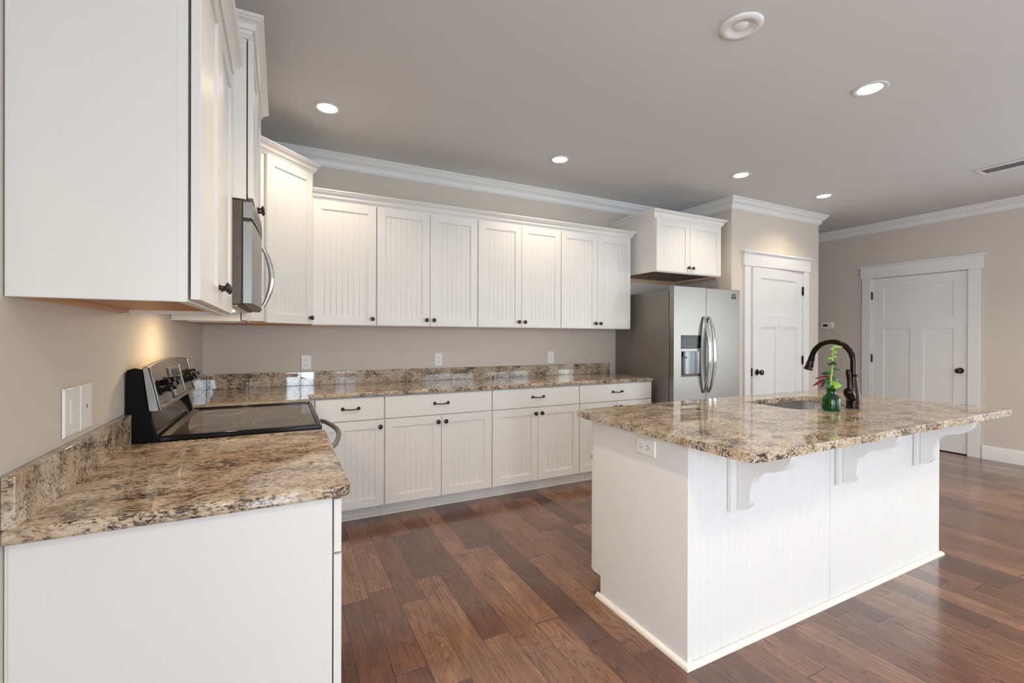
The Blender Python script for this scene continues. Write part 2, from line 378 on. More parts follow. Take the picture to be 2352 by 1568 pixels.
def casing(par, x0, x1, zh, cw, y=0):
    c = MB(); c.box(x0-cw, x0, y-.020, y, 0, zh+.006); c.box(x1, x1+cw, y-.020, y, 0, zh+.006); c.build('casing', 'trim', par, .0015)
    j = MB(); j.box(x0-.0125, x0-.0005, y+.001, y+T, 0, zh); j.box(x1+.0005, x1+.0125, y+.001, y+T, 0, zh); j.box(x0-.0125, x1+.0125, y+.001, y+T, zh+.0005, zh+.0125)
    j.box(x0-.0004, x0+.012, y+.045, y+.08, 0, zh); j.box(x1-.012, x1+.0004, y+.045, y+.08, 0, zh); j.box(x0+.012, x1-.012, y+.045, y+.08, zh-.012, zh)
    j.build('jamb', 'trim', par, .001)
    h = MB(); h.box(x0-cw-.018, x1+cw+.018, y-.026, y, zh+.006, zh+.145); h.box(x0-cw-.045, x1+cw+.045, y-.045, y, zh+.145, zh+.163); h.build('header', 'trim', par, .0015)
d1 = struct(thing('door_1', 'x', 'x', (0, YP, 0)));
for d_, in ((d1,),): del d_['label']; del d_['category']
casing(d1, PD0, PD1, ZD, .097)
slab = shaker_door(PD1-PD0-.007, ZD-.016)
W1 = PD1-PD0-.007
ang = math.radians(2.6)   # pantry door stands slightly ajar, hinged on the right
slab.T = Matrix.Identity(4)
sl = slab.build('door_slab', 'trim', d1, 0)
sl.location = (PD1-.0035, .036, .012); sl.rotation_euler = (0, 0, ang)
for v in sl.data.vertices: v.co.x -= W1
door_knob(sl, -W1+.065, -.035, .912)
hk = MB(); hk.box(-W1/2-.012, -W1/2+.012, -.040, -.035, 1.40, 1.475); hk.tube([(-W1/2, -.040, 1.42), (-W1/2, -.052, 1.408), (-W1/2, -.062, 1.412), (-W1/2, -.064, 1.43)], .005, 8)
ho = hk.build('coat_hook', 'plastic', None, .002); ho.location = sl.location; ho.rotation_euler = sl.rotation_euler; ho.location.y += YP
tag(ho, 'small white adhesive hook stuck on the pantry door rail', 'hook')
lt = MB(); lt.box(-W1-.002, -W1, -.030, -.006, .87, .955); lt.build('latch_plate', 'knob', sl)
for z in (1.83, 1.035, .24): hinge(d1, PD1-.006, -.006, z)
lp = MB(); lp.box(PD0+.012, PD0+.014, .004, .030, .875, .945); lp.build('strike_plate', 'knob', d1)
d2 = struct(thing('door_2', 'x', 'x', (XR, 0, 0), -PI/2)); del d2['label']; del d2['category']
# local x runs toward -y of the room
casing(d2, -DY1, -DY0, ZD, .100)
s2 = shaker_door(-DY0+DY1-.007, ZD-.016); s2.T = Matrix.Identity(4)
so = s2.build('door_slab', 'trim', d2, 0); so.location = (-DY1+.0035, .040, .012)
door_knob(so, -DY0+DY1-.007-.065, -.035, .920)
for z in (1.83, 1.035, .24): hinge(d2, -DY1+.004, -.003, z)
# ------------------------------------------------------------------ cabinet parts
def knob_mb(x, y, z):
    return MB().lathe([(0, 0), (.0085, 0), (.009, -.002), (.0065, -.004), (.0052, -.012), (.0075, -.016), (.0145, -.019), (.0165, -.022), (.0160, -.025), (.0115, -.0255), (.0105, -.0285), (.006, -.030), (0, -.0305)], 24, 0, (x, y, z), 'y')
def cab_knob(par, x, z, y=-.019): return knob_mb(x, y, z).build('knob', 'knob', par)
def pull(par, x, z, y=-.019):
    mb = MB(); L = .052
    for s in (-1, 1):
        mb.lathe([(0, 0), (.0115, 0), (.012, -.003), (.009, -.006), (.006, -.008), (.0055, -.022), (0, -.024)], 16, 0, (x+s*L, y, z), 'y')
    mb.tube([(x-L, y-.018, z), (x-L*.8, y-.023, z-.002), (x-L*.4, y-.026, z-.004), (x, y-.027, z-.005), (x+L*.4, y-.026, z-.004), (x+L*.8, y-.023, z-.002), (x+L, y-.018, z)], [.0055, .0045, .0042, .0042, .0042, .0045, .0055], 10)
    return mb.build('handle', 'knob', par)
BP = .0405
def bead_panel(mb, x0, x1, yf, yb, z0, z1, start=None):
    pts = [(x0, yb), (x0, yf)]; w = x1-x0; n = int(w/BP); g = x0 + (w-n*BP)/2 if start is None else start
    while g < x0+.006: g += BP
    while g < x1-.006:
        pts += [(g-.0024, yf), (g-.0010, yf+.0028), (g+.0003, yf+.0028), (g+.0016, yf+.0006), (g+.0050, yf), ]
        g += BP
    pts += [(x1, yf), (x1, yb)]
    n = len(pts)
    vs = [(p[0], p[1], z0) for p in pts] + [(p[0], p[1], z1) for p in pts]
    mb.add(vs, [(i, i+1, n+i+1, n+i) for i in range(n-1)] + [(n-1, 0, n, 2*n-1)] + [tuple(range(n)), tuple(range(2*n-1, n-1, -1))])
def cab_door(par, x0, x1, z0, z1, yb, knob=None, st=.060, gap=.003):
    """door hung with its back at y=yb, front at yb-.019; knob=(side, zpos from door base)"""
    w, h, t = x1-x0, z1-z0, .019
    mb = MB(); mb.box(0, st, -t, 0, 0, h); mb.box(w-st, w, -t, 0, 0, h); mb.box(st, w-st, -t, 0, 0, st); mb.box(st, w-st, -t, 0, h-st, h)
    bead_panel(mb, st, w-st, -t+.008, -.003, st, h-st)
    o = mb.build('door', 'cab', par, .0012, 30); o.location = (x0, yb, z0)
    if knob: cab_knob(o, (w-.028) if knob[0] == 'r' else .028, knob[1])
    return o
def drawer(par, x0, x1, z0, z1, yb):
    mb = MB().box(0, x1-x0, -.019, 0, 0, z1-z0); o = mb.build('drawer', 'cab', par, .002); o.location = (x0, yb, z0)
    pull(o, (x1-x0)/2, (z1-z0)/2+.006); return o
def wall_carcass(par, w, h, d, under='under', xl=0):
    mb = MB(); mb.box(xl, w, -d, -.002, .016, h); mb.box(xl, xl+.017, -d+.02, -.002, 0, .016); mb.box(w-.017, w, -d+.02, -.002, 0, .016); mb.box(xl, w, -d, -d+.02, 0, .016)
    o = mb.build('carcass', 'cab', par, 0)
    u = MB().box(xl+.0175, w-.0175, -d+.0205, -.02, .0125, .0158); u.build('bottom_panel', under, par)
    r = MB().box(xl+.0175, w-.0175, -.0195, -.002, .001, .0158); r.build('hanging_rail', 'rail', par)
    return o
CC = [(0, -.012), (.007, -.012), (.008, -.006), (.013, -.002), (.018, .005), (.020, .012), (.027, .012), (.028, .018), (.030, .027), (.035, .035), (.043, .041), (.049, .043), (.049, .049), (.054, .050), (.058, .054), (.058, .062), (0, .062)]
def cab_crown(par, path, side, z, name='crown'): return MB().sweep(path, [(a, b+z) for a, b in CC], side).build(name, 'cab', par, 0, 25)
UB, UH, UD = 1.372, .912, .328
UTOP = UB+UH
# back wall uppers: one single, three doubles
U = [.692, 1.142, 1.9705, 2.799, 3.6275]
c = thing('wall_cabinet', 'white beadboard wall cabinet with one door, beside the diagonal corner cabinet', 'cabinet', (U[0], 0, UB), 0, 'wall cabinets on the back wall')
wall_carcass(c, U[1]-U[0]-.001, UH-.013, UD); cab_door(c, .004, U[1]-U[0]-.006, .006, UH-.0135, -UD-.001, ('r', .045))
dw = U[2]-U[1]
c2 = thing('wall_cabinet', 'white double-door wall cabinet, second along the back wall from the corner', 'cabinet', (U[1], 0, UB), 0, 'wall cabinets on the back wall')
wall_carcass(c2, dw-.001, UH-.013, UD); cab_door(c2, .004, dw/2-.0018, .006, UH-.0135, -UD-.001, ('r', .045)); cab_door(c2, dw/2+.0018, dw-.005, .006, UH-.0135, -UD-.001, ('l', .045))
dup(c2, (U[2], 0, UB), 0, 'white double-door wall cabinet, third along the back wall, middle outlet below it')
dup(c2, (U[3], 0, UB), 0, 'white double-door wall cabinet on the back wall, nearest the refrigerator')
cc = cab_crown(None, [(U[0]+.004, -UD-.002), (U[4]-.006, -UD-.002), (U[4]-.006, -.002)], 1, UTOP, 'cabinet_crown')
tag(cc, 'long white crown moulding running along the tops of the back wall cabinets', 'moulding')
# cabinet above the refrigerator
FX0, FX1, FZ0, FZ1, FD = 3.684, 4.598, 1.924, 2.450, .610
c = thing('wall_cabinet', 'deep white two-door cabinet hung above the refrigerator', 'cabinet', (FX0, 0, FZ0))
fw = FX1-FX0
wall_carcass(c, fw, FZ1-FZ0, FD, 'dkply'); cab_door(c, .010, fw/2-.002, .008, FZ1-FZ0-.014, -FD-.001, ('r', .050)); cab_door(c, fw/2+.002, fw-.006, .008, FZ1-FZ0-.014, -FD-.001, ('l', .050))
cab_crown(c, [(0, -.002), (0, -FD-.002), (fw, -FD-.002), (fw, -.002)], 1, FZ1-FZ0).location = (0, 0, 0)
r_ = MB(); r_.box(.0, fw, -.020, -.002, -.022, -.0005); r_.box(fw-.018, fw, -FD+.03, -.021, -.022, -.0005); r_.build('mounting_rail', 'rail', c)
# diagonal corner cabinet
DZ1 = 2.457
c = thing('corner_cabinet', 'tall white diagonal wall cabinet in the room corner', 'cabinet', (0, 0, UB))
A_, B_ = .690, UD
poly = [(.002, -.002), (A_, -.002), (A_, -B_), (B_, -A_), (.002, -A_)]
MB().prism(poly, .014, DZ1-UB).build('carcass', 'cab', c, 0)
MB().prism([(.01, -.01), (A_-.01, -.01), (A_-.01, -B_+.004), (B_-.004, -A_+.01), (.01, -A_+.01)], .0, .0138).build('bottom_panel', 'under', c)
dl = math.hypot(A_-B_, A_-B_)
hd = bpy.data.objects
do = cab_door(c, 0, dl-.115, .006, DZ1-UB-.012, 0, ('r', .045)); do.rotation_euler = (0, 0, PI/4)
ux, uy = math.cos(PI/4), math.sin(PI/4)
do.location = (B_+ux*.103+uy*.001, -A_+uy*.103-ux*.001, .006)
cab_crown(c, [(.002, -A_), (B_, -A_), (A_, -B_), (A_, -.002)], 1, DZ1-UB)
# left wall (rotated: local x runs along +y, fronts face +x)
def left(name, label, y, z): return thing(name, label, 'cabinet', (0, y, z), PI/2)
NY0, NY1, MY1, KY1 = -2.634, -1.851, -1.089, -.692
c = left('wall_cabinet', 'large white wall cabinet nearest the camera, flat end panel facing the room', NY0, UB)
nw = NY1-NY0-.001
wall_carcass(c, nw, UH, .302)
for a, b, s in ((.003, nw/2-.002, 'r'), (nw/2+.002, nw-.002, 'l')):
    cab_door(c, a, b, .006, UH-.010, -.302-.0055, (s, .062))
ep = MB().box(-.0025, -.0005, -.282, -.004, .001, UH-.001); ep.build('end_panel', 'cab', c)
cab_crown(c, [(nw-.001, -.304), (0, -.304), (0, -.002)], -1, UH)
c = left('wall_cabinet', 'raised white wall cabinet over the microwave, two doors with small knobs', NY1+.0005, 1.8255)
mw_ = MY1-NY1-.002; mh = DZ1-1.8255
wall_carcass(c, mw_, mh, .372)
for a, b, s in ((.004, mw_/2-.002, 'r'), (mw_/2+.002, mw_-.004, 'l')): cab_door(c, a, b, .006, mh-.012, -.372-.0048, (s, .045))
MB().box(.008, mw_-.008, -.3765, -.372, .02, mh-.02).build('face_frame', 'gap', c)
cab_crown(c, [(mw_, -.002), (mw_, -.374), (0, -.374), (0, -.002)], -1, mh)
c = left('wall_cabinet', 'narrow white wall cabinet between the microwave and the corner cabinet', MY1+.001, UB)
kw = KY1-MY1-.002
wall_carcass(c, kw, UH, .302); cab_door(c, .004, kw-.006, .006, UH-.010, -.302-.005, None)
cab_crown(c, [(0, -.304), (kw-.030, -.304)], 1, UH)

# ------------------------------------------------------------------ base cabinets
BT, BD = .8775, .604
ZDB, ZSP, ZDT = .108, .709, .870
def base_carcass(par, w, xl=0):
    mb = MB(); mb.box(xl, w, -BD, -.002, ZDB-.006, BT); mb.build('carcass', 'cab', par, 0)
    MB().box(xl, w, -.515, -.50, 0, ZDB-.0065).build('toe_kick', 'cab', par)
    q = [(0, 0), (.017, 0), (.0165, .006), (.013, .012), (.007, .017), (0, .019)]
    MB().sweep([(xl, -.515), (w, -.515)], q, 1).build('shoe_moulding', 'shoe', par, 0, 50)
L = [.694, 1.148, 1.981, 2.815, 3.640]
def base_unit(x0, x1, label, two, grp):
    w = x1-x0; c = thing('base_cabinet', label, 'cabinet', (x0, 0, 0), 0, grp); base_carcass(c, w-.0008)
    drawer(c, .0035, w-.0045, ZSP+.006, ZDT, -BD-.001)
    if two: cab_door(c, .0035, w/2-.0018, ZDB, ZSP, -BD-.001, ('r', ZSP-ZDB-.047)); cab_door(c, w/2+.0018, w-.0045, ZDB, ZSP, -BD-.001, ('l', ZSP-ZDB-.047))
    else: cab_door(c, .0035, w-.0045, ZDB, ZSP, -BD-.001, ('r', ZSP-ZDB-.047))
    return c
G = 'base cabinets on the back wall'
base_unit(L[0], L[1], 'white base cabinet with one door and one drawer, beside the range corner', False, G)
b2 = base_unit(L[1], L[2], 'white base cabinet with two doors and wide drawer, second from the range corner', True, G)
dup(b2, (L[2], 0, 0), 0, 'white base cabinet with two doors and wide drawer, third from the range corner')
dup(b2, (L[3]-.001, 0, 0), 0, 'white base cabinet next to the refrigerator, its lower part behind the island')
c = thing('base_cabinet', 'white blind corner base cabinet beyond the range', 'cabinet', (0, 0, 0))
MB().prism([(.002, -.002), (L[0]-.001, -.002), (L[0]-.001, -BD), (BD, -BD), (BD, -1.083), (.002, -1.083)], ZDB, BT).build('carcass', 'cab', c, .001)
MB().prism([(.5, -.5), (L[0]-.001, -.5), (L[0]-.001, -.515), (.515, -.515), (.515, -1.083), (.5, -1.083)], 0, ZDB-.0005).build('toe_kick', 'cab', c)
MB().box(BD+.001, L[0]-.003, -BD-.012, -BD-.0005, ZDB, ZDT).build('filler_strip', 'cab', c, .001)
c = thing('base_cabinet', 'white base cabinet at the near left with a plain end panel', 'cabinet', (0, NY0, 0), PI/2)
nw2 = NY1-NY0-.006
mb = MB(); mb.box(.0, nw2, -.590, -.002, ZDB-.006, BT); mb.box(0, .018, -.590, -.002, 0, ZDB-.006); mb.build('carcass', 'cab', c, 0)
MB().box(-.003, -.0005, -.5945, -.008, .002, BT-.001).build('end_panel', 'isle', c, .0008)
MB().box(0, nw2, -.613, -.5905, ZDB-.004, BT).build('face_frame', 'isle', c, .001)
MB().box(0, .6, -.54, -.52, 0, ZDB-.007).build('toe_kick', 'cab', c)
drawer(c, .001, nw2-.004, .731, ZDT, -.6165)
cab_door(c, .001, nw2/2-.002, ZDB, .725, -.6165, ('r', .55)); cab_door(c, nw2/2+.002, nw2-.004, ZDB, .725, -.6165, ('l', .55))

# ------------------------------------------------------------------ granite tops
CZ0, CZ1 = .8785, .910
def rounded_slab(name, pts, hole=None, parent=None, r=.008, z0=CZ0, z1=CZ1):
    bm = bmesh.new(); edges = []
    for lp_ in [pts] + ([hole] if hole else []):
        vs = [bm.verts.new((p[0], p[1], z1)) for p in lp_]
        edges += [bm.edges.new((vs[i], vs[(i+1) % len(vs)])) for i in range(len(vs))]
    if hole: bmesh.ops.triangle_fill(bm, use_beauty=True, edges=edges)
    else: bm.faces.new(vs)
    bmesh.ops.recalc_face_normals(bm, faces=bm.faces)
    r_ = bmesh.ops.extrude_face_region(bm, geom=bm.faces[:])
    for v in [g for g in r_['geom'] if isinstance(g, bmesh.types.BMVert)]: v.co.z = z0
    bmesh.ops.recalc_face_normals(bm, faces=bm.faces)
    me = bpy.data.meshes.new(name); bm.to_mesh(me); bm.free(); me.materials.append(M['granite'])
    me.shade_smooth(); me.set_sharp_from_angle(angle=math.radians(40))
    o = bpy.data.objects.new(name, me); COL.objects.link(o)
    if parent: o.parent = parent
    md = o.modifiers.new('bevel', 'BEVEL'); md.width = r; md.segments = 3; md.limit_method = 'ANGLE'; md.angle_limit = math.radians(50)
    return o
# back L-shaped top
t = thing('countertop', 'long speckled granite countertop along the back wall and behind the range', 'countertop', (0, 0, 0))
rounded_slab('slab', [(.002, -.002), (3.642, -.002), (3.642, -.648), (.657, -.648), (.657, -1.085), (.002, -1.085)], None, t)
MB().box(.024, 3.632, -.022, -.002, CZ1, 1.016).build('backsplash', 'granite', t, .002)
MB().box(.002, .0235, -1.075, -.0025, CZ1, 1.016).build('side_splash', 'granite', t, .002)
t = thing('countertop', 'speckled granite countertop at the near left, beside the range', 'countertop', (0, 0, 0))
pts = rrect(.002, .657, -2.655, NY1-.004, [0, 0, 0, .03], 6)
rounded_slab('slab', pts, None, t)
MB().box(.002, .0235, -2.650, NY1-.006, CZ1, 1.016).build('backsplash', 'granite', t, .002)
# island top with sink hole
IX0, IX1, IY0, IY1 = 1.868, 4.038, -2.925, -1.902
t = thing('countertop', 'polished granite island top with an undermount sink cutout', 'countertop', (0, 0, 0))
SX0, SX1, SY0, SY1 = 2.955, 3.60, -2.445, -2.075
hole = rrect(SX0, SX1, SY0, SY1, .075, 8)
rounded_slab('slab', rrect(IX0, IX1, IY0, IY1, [.03, .05, .055, .03], 6), hole[::-1], t, .009)
# ------------------------------------------------------------------ island cabinet
BX0, BX1, BY0, BY1 = 1.913, 4.018, -2.621, -2.020
isl = thing('kitchen_island', 'white island cabinet with beadboard front and curved brackets under the granite', 'island', (0, 0, 0))
mb = MB(); mb.box(BX0+.004, BX1-.004, BY0+.008, BY1, ZDB, .700); mb.box(BX0+.004, BX1-.004, BY0+.008, BY0+.04, .7, BT); mb.box(BX0+.004, SX0-.06, BY0+.04, BY1, .7, BT); mb.box(SX1+.06, BX1-.004, BY0+.04, BY1, .7, BT)
mb.box(SX0-.06, SX1+.06, BY1-.02, BY1, .7, BT)
mb.build('carcass', 'isle', isl, .0005)
MB().box(BX0+.03, BX1-.03, BY0+.03, -2.075, 0, ZDB-.001).build('toe_kick', 'isle', isl)
for x0, x1, nm in ((BX0, BX0+.0035, 'end_panel'), (BX1-.0035, BX1, 'end_panel')):
    MB().prism([(BY0+.008, .001), (-2.078, .001), (-2.078, .107), (BY1, .107), (BY1, BT), (BY0+.008, BT)], x0, x1, 'x').build(nm, 'isle', isl, .0005)
mb = MB(); bead_panel(mb, BX0+.018, 2.896, BY0, BY0+.0075, .002, BT-.001); mb.build('beadboard_panel', 'isle', isl, 0, 25)
mb = MB(); bead_panel(mb, 2.896, BX1-.004, BY0, BY0+.0075, .002, BT-.001); mb.build('beadboard_panel', 'isle', isl, 0, 25)
MB().box(2.880, 2.906, BY0-.0012, BY0+.001, .02, BT-.002).build('seam_strip', 'isle', isl, .0006)
MB().box(BX0, BX0+.0175, BY0-.002, BY0+.0078, .002, BT-.001).build('corner_strip', 'isle', isl, .001)
q = [(0, 0), (.018, 0), (.0175, .007), (.014, .013), (.008, .018), (0, .020)]
MB().sweep([(BX0, -2.060), (BX0, BY0-.002), (BX1, BY0-.002), (BX1, -2.060)], q, 1).build('shoe_moulding', 'shoe', isl, 0, 50)
# doors and drawers on the working side (facing the back wall)
ISP = .721
for k, (a, b) in enumerate(((BX0+.004, 2.42), (2.424, 2.93), (2.934, 3.62), (3.624, BX1-.004))):
    for (z0, z1, kind_) in ((ZDB, ISP, 'door'), (ISP+.006, ZDT, 'drawer')):
        mb = MB()
        if kind_ == 'drawer': mb.box(0, b-a, -.018, 0, 0, z1-z0)
        else:
            w_, h_, st = b-a, z1-z0, .06; mb.box(0, st, -.019, 0, 0, h_); mb.box(w_-st, w_, -.019, 0, 0, h_); mb.box(st, w_-st, -.019, 0, 0, st); mb.box(st, w_-st, -.019, 0, h_-st, h_)
            bead_panel(mb, st, w_-st, -.011, -.003, st, h_-st)
        o = mb.build(kind_, 'isle', isl, .0012); o.location = (b, BY1+.0265 if kind_ == 'door' else BY1+.022, z0); o.rotation_euler = (0, 0, PI)
        o.location.y = BY1+.001
        if kind_ == 'door': cab_knob(o, w_-.03, h_-.047)
        else: pull(o, (b-a)/2, (z1-z0)/2, -.018)
# corbels
def corbel_profile():
    P = [(0, .8770), (-.228, .8770)]
    ctl = [(-.228, .866), (-.226, .850), (-.218, .826), (-.204, .806), (-.184, .790), (-.160, .779), (-.135, .772), (-.112, .765), (-.092, .752), (-.076, .733), (-.067, .710), (-.062, .684), (-.060, .660), (-.058, .634), (-.050, .612), (-.036, .596), (-.018, .588), (0, .585)]
    return P + ctl
for xc in (2.193, 2.970, 3.744):
    cb = MB(); cb.box(xc-.054, xc+.054, BY0-.020, BY0-.0025, .576, .8770); 
    co = cb.build('corbel', 'isle', isl, .0015)
    pr = [(BY0-.0205+a, b) for a, b in corbel_profile()]
    cs = MB().prism(pr, xc-.019, xc+.019, 'x'); cs.build('bracket', 'isle', co, .002, 30)
# ------------------------------------------------------------------ sink, faucet
sk = thing('sink', 'undermount stainless steel sink bowl set in the island top', 'sink', (0, 0, 0))
mb = MB(); rings = []
def ring(x0, x1, y0, y1, r, z): return [(p[0], p[1], z) for p in rrect(x0, x1, y0, y1, r, 8)]
e = .004
seq = [(-.020, CZ0-.0015, .085), (e, CZ0-.0015, .075), (e, CZ0-.02, .075), (e+.004, CZ0-.155, .070), (e+.012, CZ0-.172, .066), (e+.030, CZ0-.182, .05), (e+.10, CZ0-.186, .03)]
rs = [ring(SX0+a, SX1-a, SY0+a, SY1-a, r, z) for a, z, r in seq]
n = len(rs[0]); vs = [v for r in rs for v in r]; fs = []
for j in range(len(rs)-1): fs += [(j*n+k, j*n+(k+1) % n, (j+1)*n+(k+1) % n, (j+1)*n+k) for k in range(n)]
fs.append(tuple((len(rs)-1)*n+k for k in range(n))); mb.add(vs, fs)
o = mb.build('bowl', 'bowl', sk, 0, 60); sd = o.modifiers.new('solid', 'SOLIDIFY'); sd.thickness = .0012; sd.offset = 0
MB().lathe([(0, 0), (.040, 0), (.044, .002), (.044, .003), (.020, .003), (.018, .001), (0, .001)], 28, 0, ((SX0+SX1)/2, (SY0+SY1)/2, CZ0-.1845)).build('drain', 'chrome', sk)

fc = thing('faucet', 'dark bronze gooseneck faucet with side lever standing behind the sink', 'faucet', (3.290, -2.516, CZ1))
MB().lathe([(0.0000, 0), (0.0344, 0), (0.0348, .004), (0.0335, .010), (0.0314, .013), (0.0314, .020), (0.0323, .040), (0.0314, .070), (0.0279, .100), (0.0232, .130), (0.0193, .155), (0.0176, .172), (0.0202, .176), (0.0206, .180), (0.0176, .184), (0.0142, .186), (0.0000, .186)], 36).build('body', 'bronze', fc)
pts = [(0, 0, .184), (0, 0, .225), (0, 0, .252)]
RA = .110
for k in range(1, 22): a = math.radians(165)*k/21; pts.append((.0, RA-RA*math.cos(a), .252+RA*math.sin(a)))
lx, ly, lz = pts[-1]; dy, dz = pts[-1][1]-pts[-2][1], pts[-1][2]-pts[-2][2]; dn = math.hypot(dy, dz); dy /= dn; dz /= dn; dy, dz = .26, -.966
pts.append((0, ly+dy*.012, lz+dz*.012))
MB().tube(pts, .0145, 18).build('spout', 'bronze', fc)
hx = Vector((0, ly+dy*.012, lz+dz*.012))
sp = MB(); sp.T = Matrix.Translation(hx) @ Vector((0, dy, dz)).to_track_quat('Z', 'Y').to_matrix().to_4x4()
sp.lathe([(0.0000, 0.0000), (0.0168, 0.0000), (0.0177, 0.0034), (0.0168, 0.0079), (0.0159, 0.0102), (0.0172, 0.0226), (0.0204, 0.0407), (0.0213, 0.0542), (0.0222, 0.0633), (0.0249, 0.0678), (0.0253, 0.0723), (0.0227, 0.0757), (0.0000, 0.0757)], 28)
so_ = sp.build('spray_head', 'bronze', fc)
bt = MB(); bt.T = sp.T.copy(); bt.prism(rrect(-.025, -.0155, -.0085, .0085, .003, 3), .012, .036); bt.build('spray_button', 'gloss', so_, .001)
pod = MB(); p0 = Vector((-.010, -.000, .045)); p1 = Vector((-.062, -.008, .092)); dd = (p1-p0)
pod.T = Matrix.Translation(p0) @ dd.to_track_quat('Z', 'Y').to_matrix().to_4x4(); ln_ = dd.length
pod.lathe([(0, 0), (.023, 0), (.0225, ln_*.55), (.0255, ln_*.6), (.026, ln_*.70), (.0240, ln_*.76), (.0250, ln_), (.022, ln_+.010), (.015, ln_+.017), (0, ln_+.019)], 28)
pod.build('valve', 'bronze', fc)
MB().tube([(-.058, -.010, .096), (-.058, -.010, .125), (-.061, -.009, .160), (-.065, -.008, .190), (-.067, -.007, .206), (-.068, -.007, .214)], [.0140, .0110, .0100, .0118, .0112, .006], 16, 0, .8).build('lever', 'bronze', fc)

# ------------------------------------------------------------------ vase and cutting
vs_ = MB().lathe([(0.0000, 0.0010), (0.0355, 0.0000), (0.0404, 0.0040), (0.0416, 0.0120), (0.0416, 0.0600), (0.0388, 0.0720), (0.0323, 0.0810), (0.0243, 0.0870), (0.0216, 0.0920), (0.0214, 0.1140), (0.0251, 0.1170), (0.0262, 0.1195), (0.0251, 0.1220), (0.0198, 0.1220),
                  (0.0194, 0.1180), (0.0194, 0.0920), (0.0227, 0.0850), (0.0307, 0.0780), (0.0368, 0.0700), (0.0395, 0.0600), (0.0395, 0.0120), (0.0372, 0.0060), (0.0000, 0.0050)], 48)
vo = vs_.build('glass_vase', 'glass', None, 0, 60); vo.location = (3.079, -2.517, CZ1+.0002)
tag(vo, 'small squat green glass bottle vase on the island top', 'vase')
wv = MB().lathe([(0.0000, 0.0062), (0.0360, 0.0070), (0.0384, 0.0130), (0.0384, 0.0520), (0.0000, 0.0520)], 40); 
mwt = NT('water'); mwt.set((.75, .95, .8), 0.0); mwt.b.inputs['Transmission Weight'].default_value = 1; mwt.b.inputs['IOR'].default_value = 1.33
wo = wv.build('water', mwt.m, vo, 0, 60)
pl = thing('leafy_cutting', 'upright green leafy stem with two red leaves standing in the green vase', 'plant', (3.079, -2.517, CZ1+.008))
IR = Vector((.8917, -.4526, 0)); IF = Vector((.4526, .8917, 0))     # directions in the room along and across the view
def P3(r, f, z): return Vector((0, 0, z)) + IR*r + IF*f
MB().tube([P3(-.014, .0, .006), P3(-.010, 0, .07), P3(-.004, 0, .13), P3(.002, 0, .19), P3(.006, 0, .24), P3(.009, 0, .29), P3(.010, 0, .335)], [.0042, .0042, .004, .0038, .0032, .0024, .0016], 8).build('stem', 'stem', pl)
def leaf(base, direction, length, width, mat, droop=.25, roll=0.0, name='leaf', serr=.12):
    d = Vector(direction).normalized(); side = d.cross(Vector((0, 0, 1)))
    if side.length < .1: side = IR.copy()
    side.normalize(); up = side.cross(d).normalized(); side = (side*math.cos(roll) + up*math.sin(roll)); up = side.cross(d).normalized()
    n = 9; vs = []; fs = []
    for i in range(n+1):
        t_ = i/n; w = width*math.sin(PI*min(1, t_**.8))**.75*.5*(1 + (serr if i % 2 else -serr)) if 0 < i < n else .0006
        c_ = Vector(base) + d*length*t_ - Vector((0, 0, 1))*droop*length*t_*t_
        fold = width*.16
        for s_ in (-1, 0, 1): vs.append(c_ + side*w*s_ + up*(abs(s_)*fold*(w/width*2)))
    for i in range(n):
        for s_ in range(2): a = i*3+s_; fs.append((a, a+1, a+4, a+3))
    mb = MB(); mb.add(vs, fs); o = mb.build(name, mat, pl, 0, 80); sd = o.modifiers.new('solid', 'SOLIDIFY'); sd.thickness = .0007; return o
LV = [(-.004, 0, .135, (-1, -.2, .10), .040, .022, 'leaf_d', .3), (.000, 0, .150, (-1, .1, .12), .034, .020, 'leaf_d', .2), (.004, 0, .158, (1, .3, .25), .040, .020, 'leaf_d', .2),
      (-.002, 0, .184, (-1, .15, .15), .046, .022, 'leaf_d', .1), (-.001, 0, .194, (-1, -.35, .3), .040, .018, 'leaf_d', .3), (.004, 0, .205, (1, .1, .25), .046, .017, 'leaf_d', .2), (.008, 0, .190, (1, .6, .3), .022, .012, 'leaf_d', .2),
      (.006, 0, .232, (-.55, -.8, .3), .026, .026, 'leaf_d', .3), (.006, 0, .238, (.5, -.8, .3), .022, .024, 'leaf_d', .3), (.006, 0, .238, (-1, .2, .2), .024, .013, 'leaf_d', .2),
      (.007, 0, .262, (-1, .3, .3), .022, .012, 'leaf_l', .3), (.009, 0, .268, (.9, -.3, .5), .018, .014, 'leaf_l', .2), (.008, 0, .285, (-.7, -.5, .8), .020, .016, 'leaf_l', .3), (.010, 0, .295, (.6, -.7, .6), .018, .015, 'leaf_l', .3),
      (.010, 0, .310, (-.9, .1, .7), .018, .013, 'leaf_l', .3), (.010, 0, .322, (.6, .3, .8), .018, .013, 'leaf_l', .5), (.012, 0, .325, (1, 0, .12), .034, .012, 'leaf_l', .0),
      (-.006, 0, .120, (1, -.5, .55), .042, .032, 'leaf_l', .3), (-.005, 0, .128, (1, .2, .45), .046, .018, 'leaf_l', .3), (-.010, 0, .098, (.15, -.7, .9), .042, .026, 'leaf_d', .2), (-.008, 0, .125, (-.9, .5, .2), .028, .012, 'leaf_l', .1)]
for r_1, f_1, z_1, d_1, l_1, w_1, m_1, dr in LV:
    dv = IR*d_1[0] + IF*d_1[1] + Vector((0, 0, d_1[2])); leaf(P3(r_1, f_1, z_1), dv, l_1*(1.35 if m_1 == 'leaf_l' else 1.1), w_1*(1.7 if m_1 == 'leaf_l' else 1.45), m_1, dr, random.choice((-1, 1))*random.uniform(.55, 1.15))
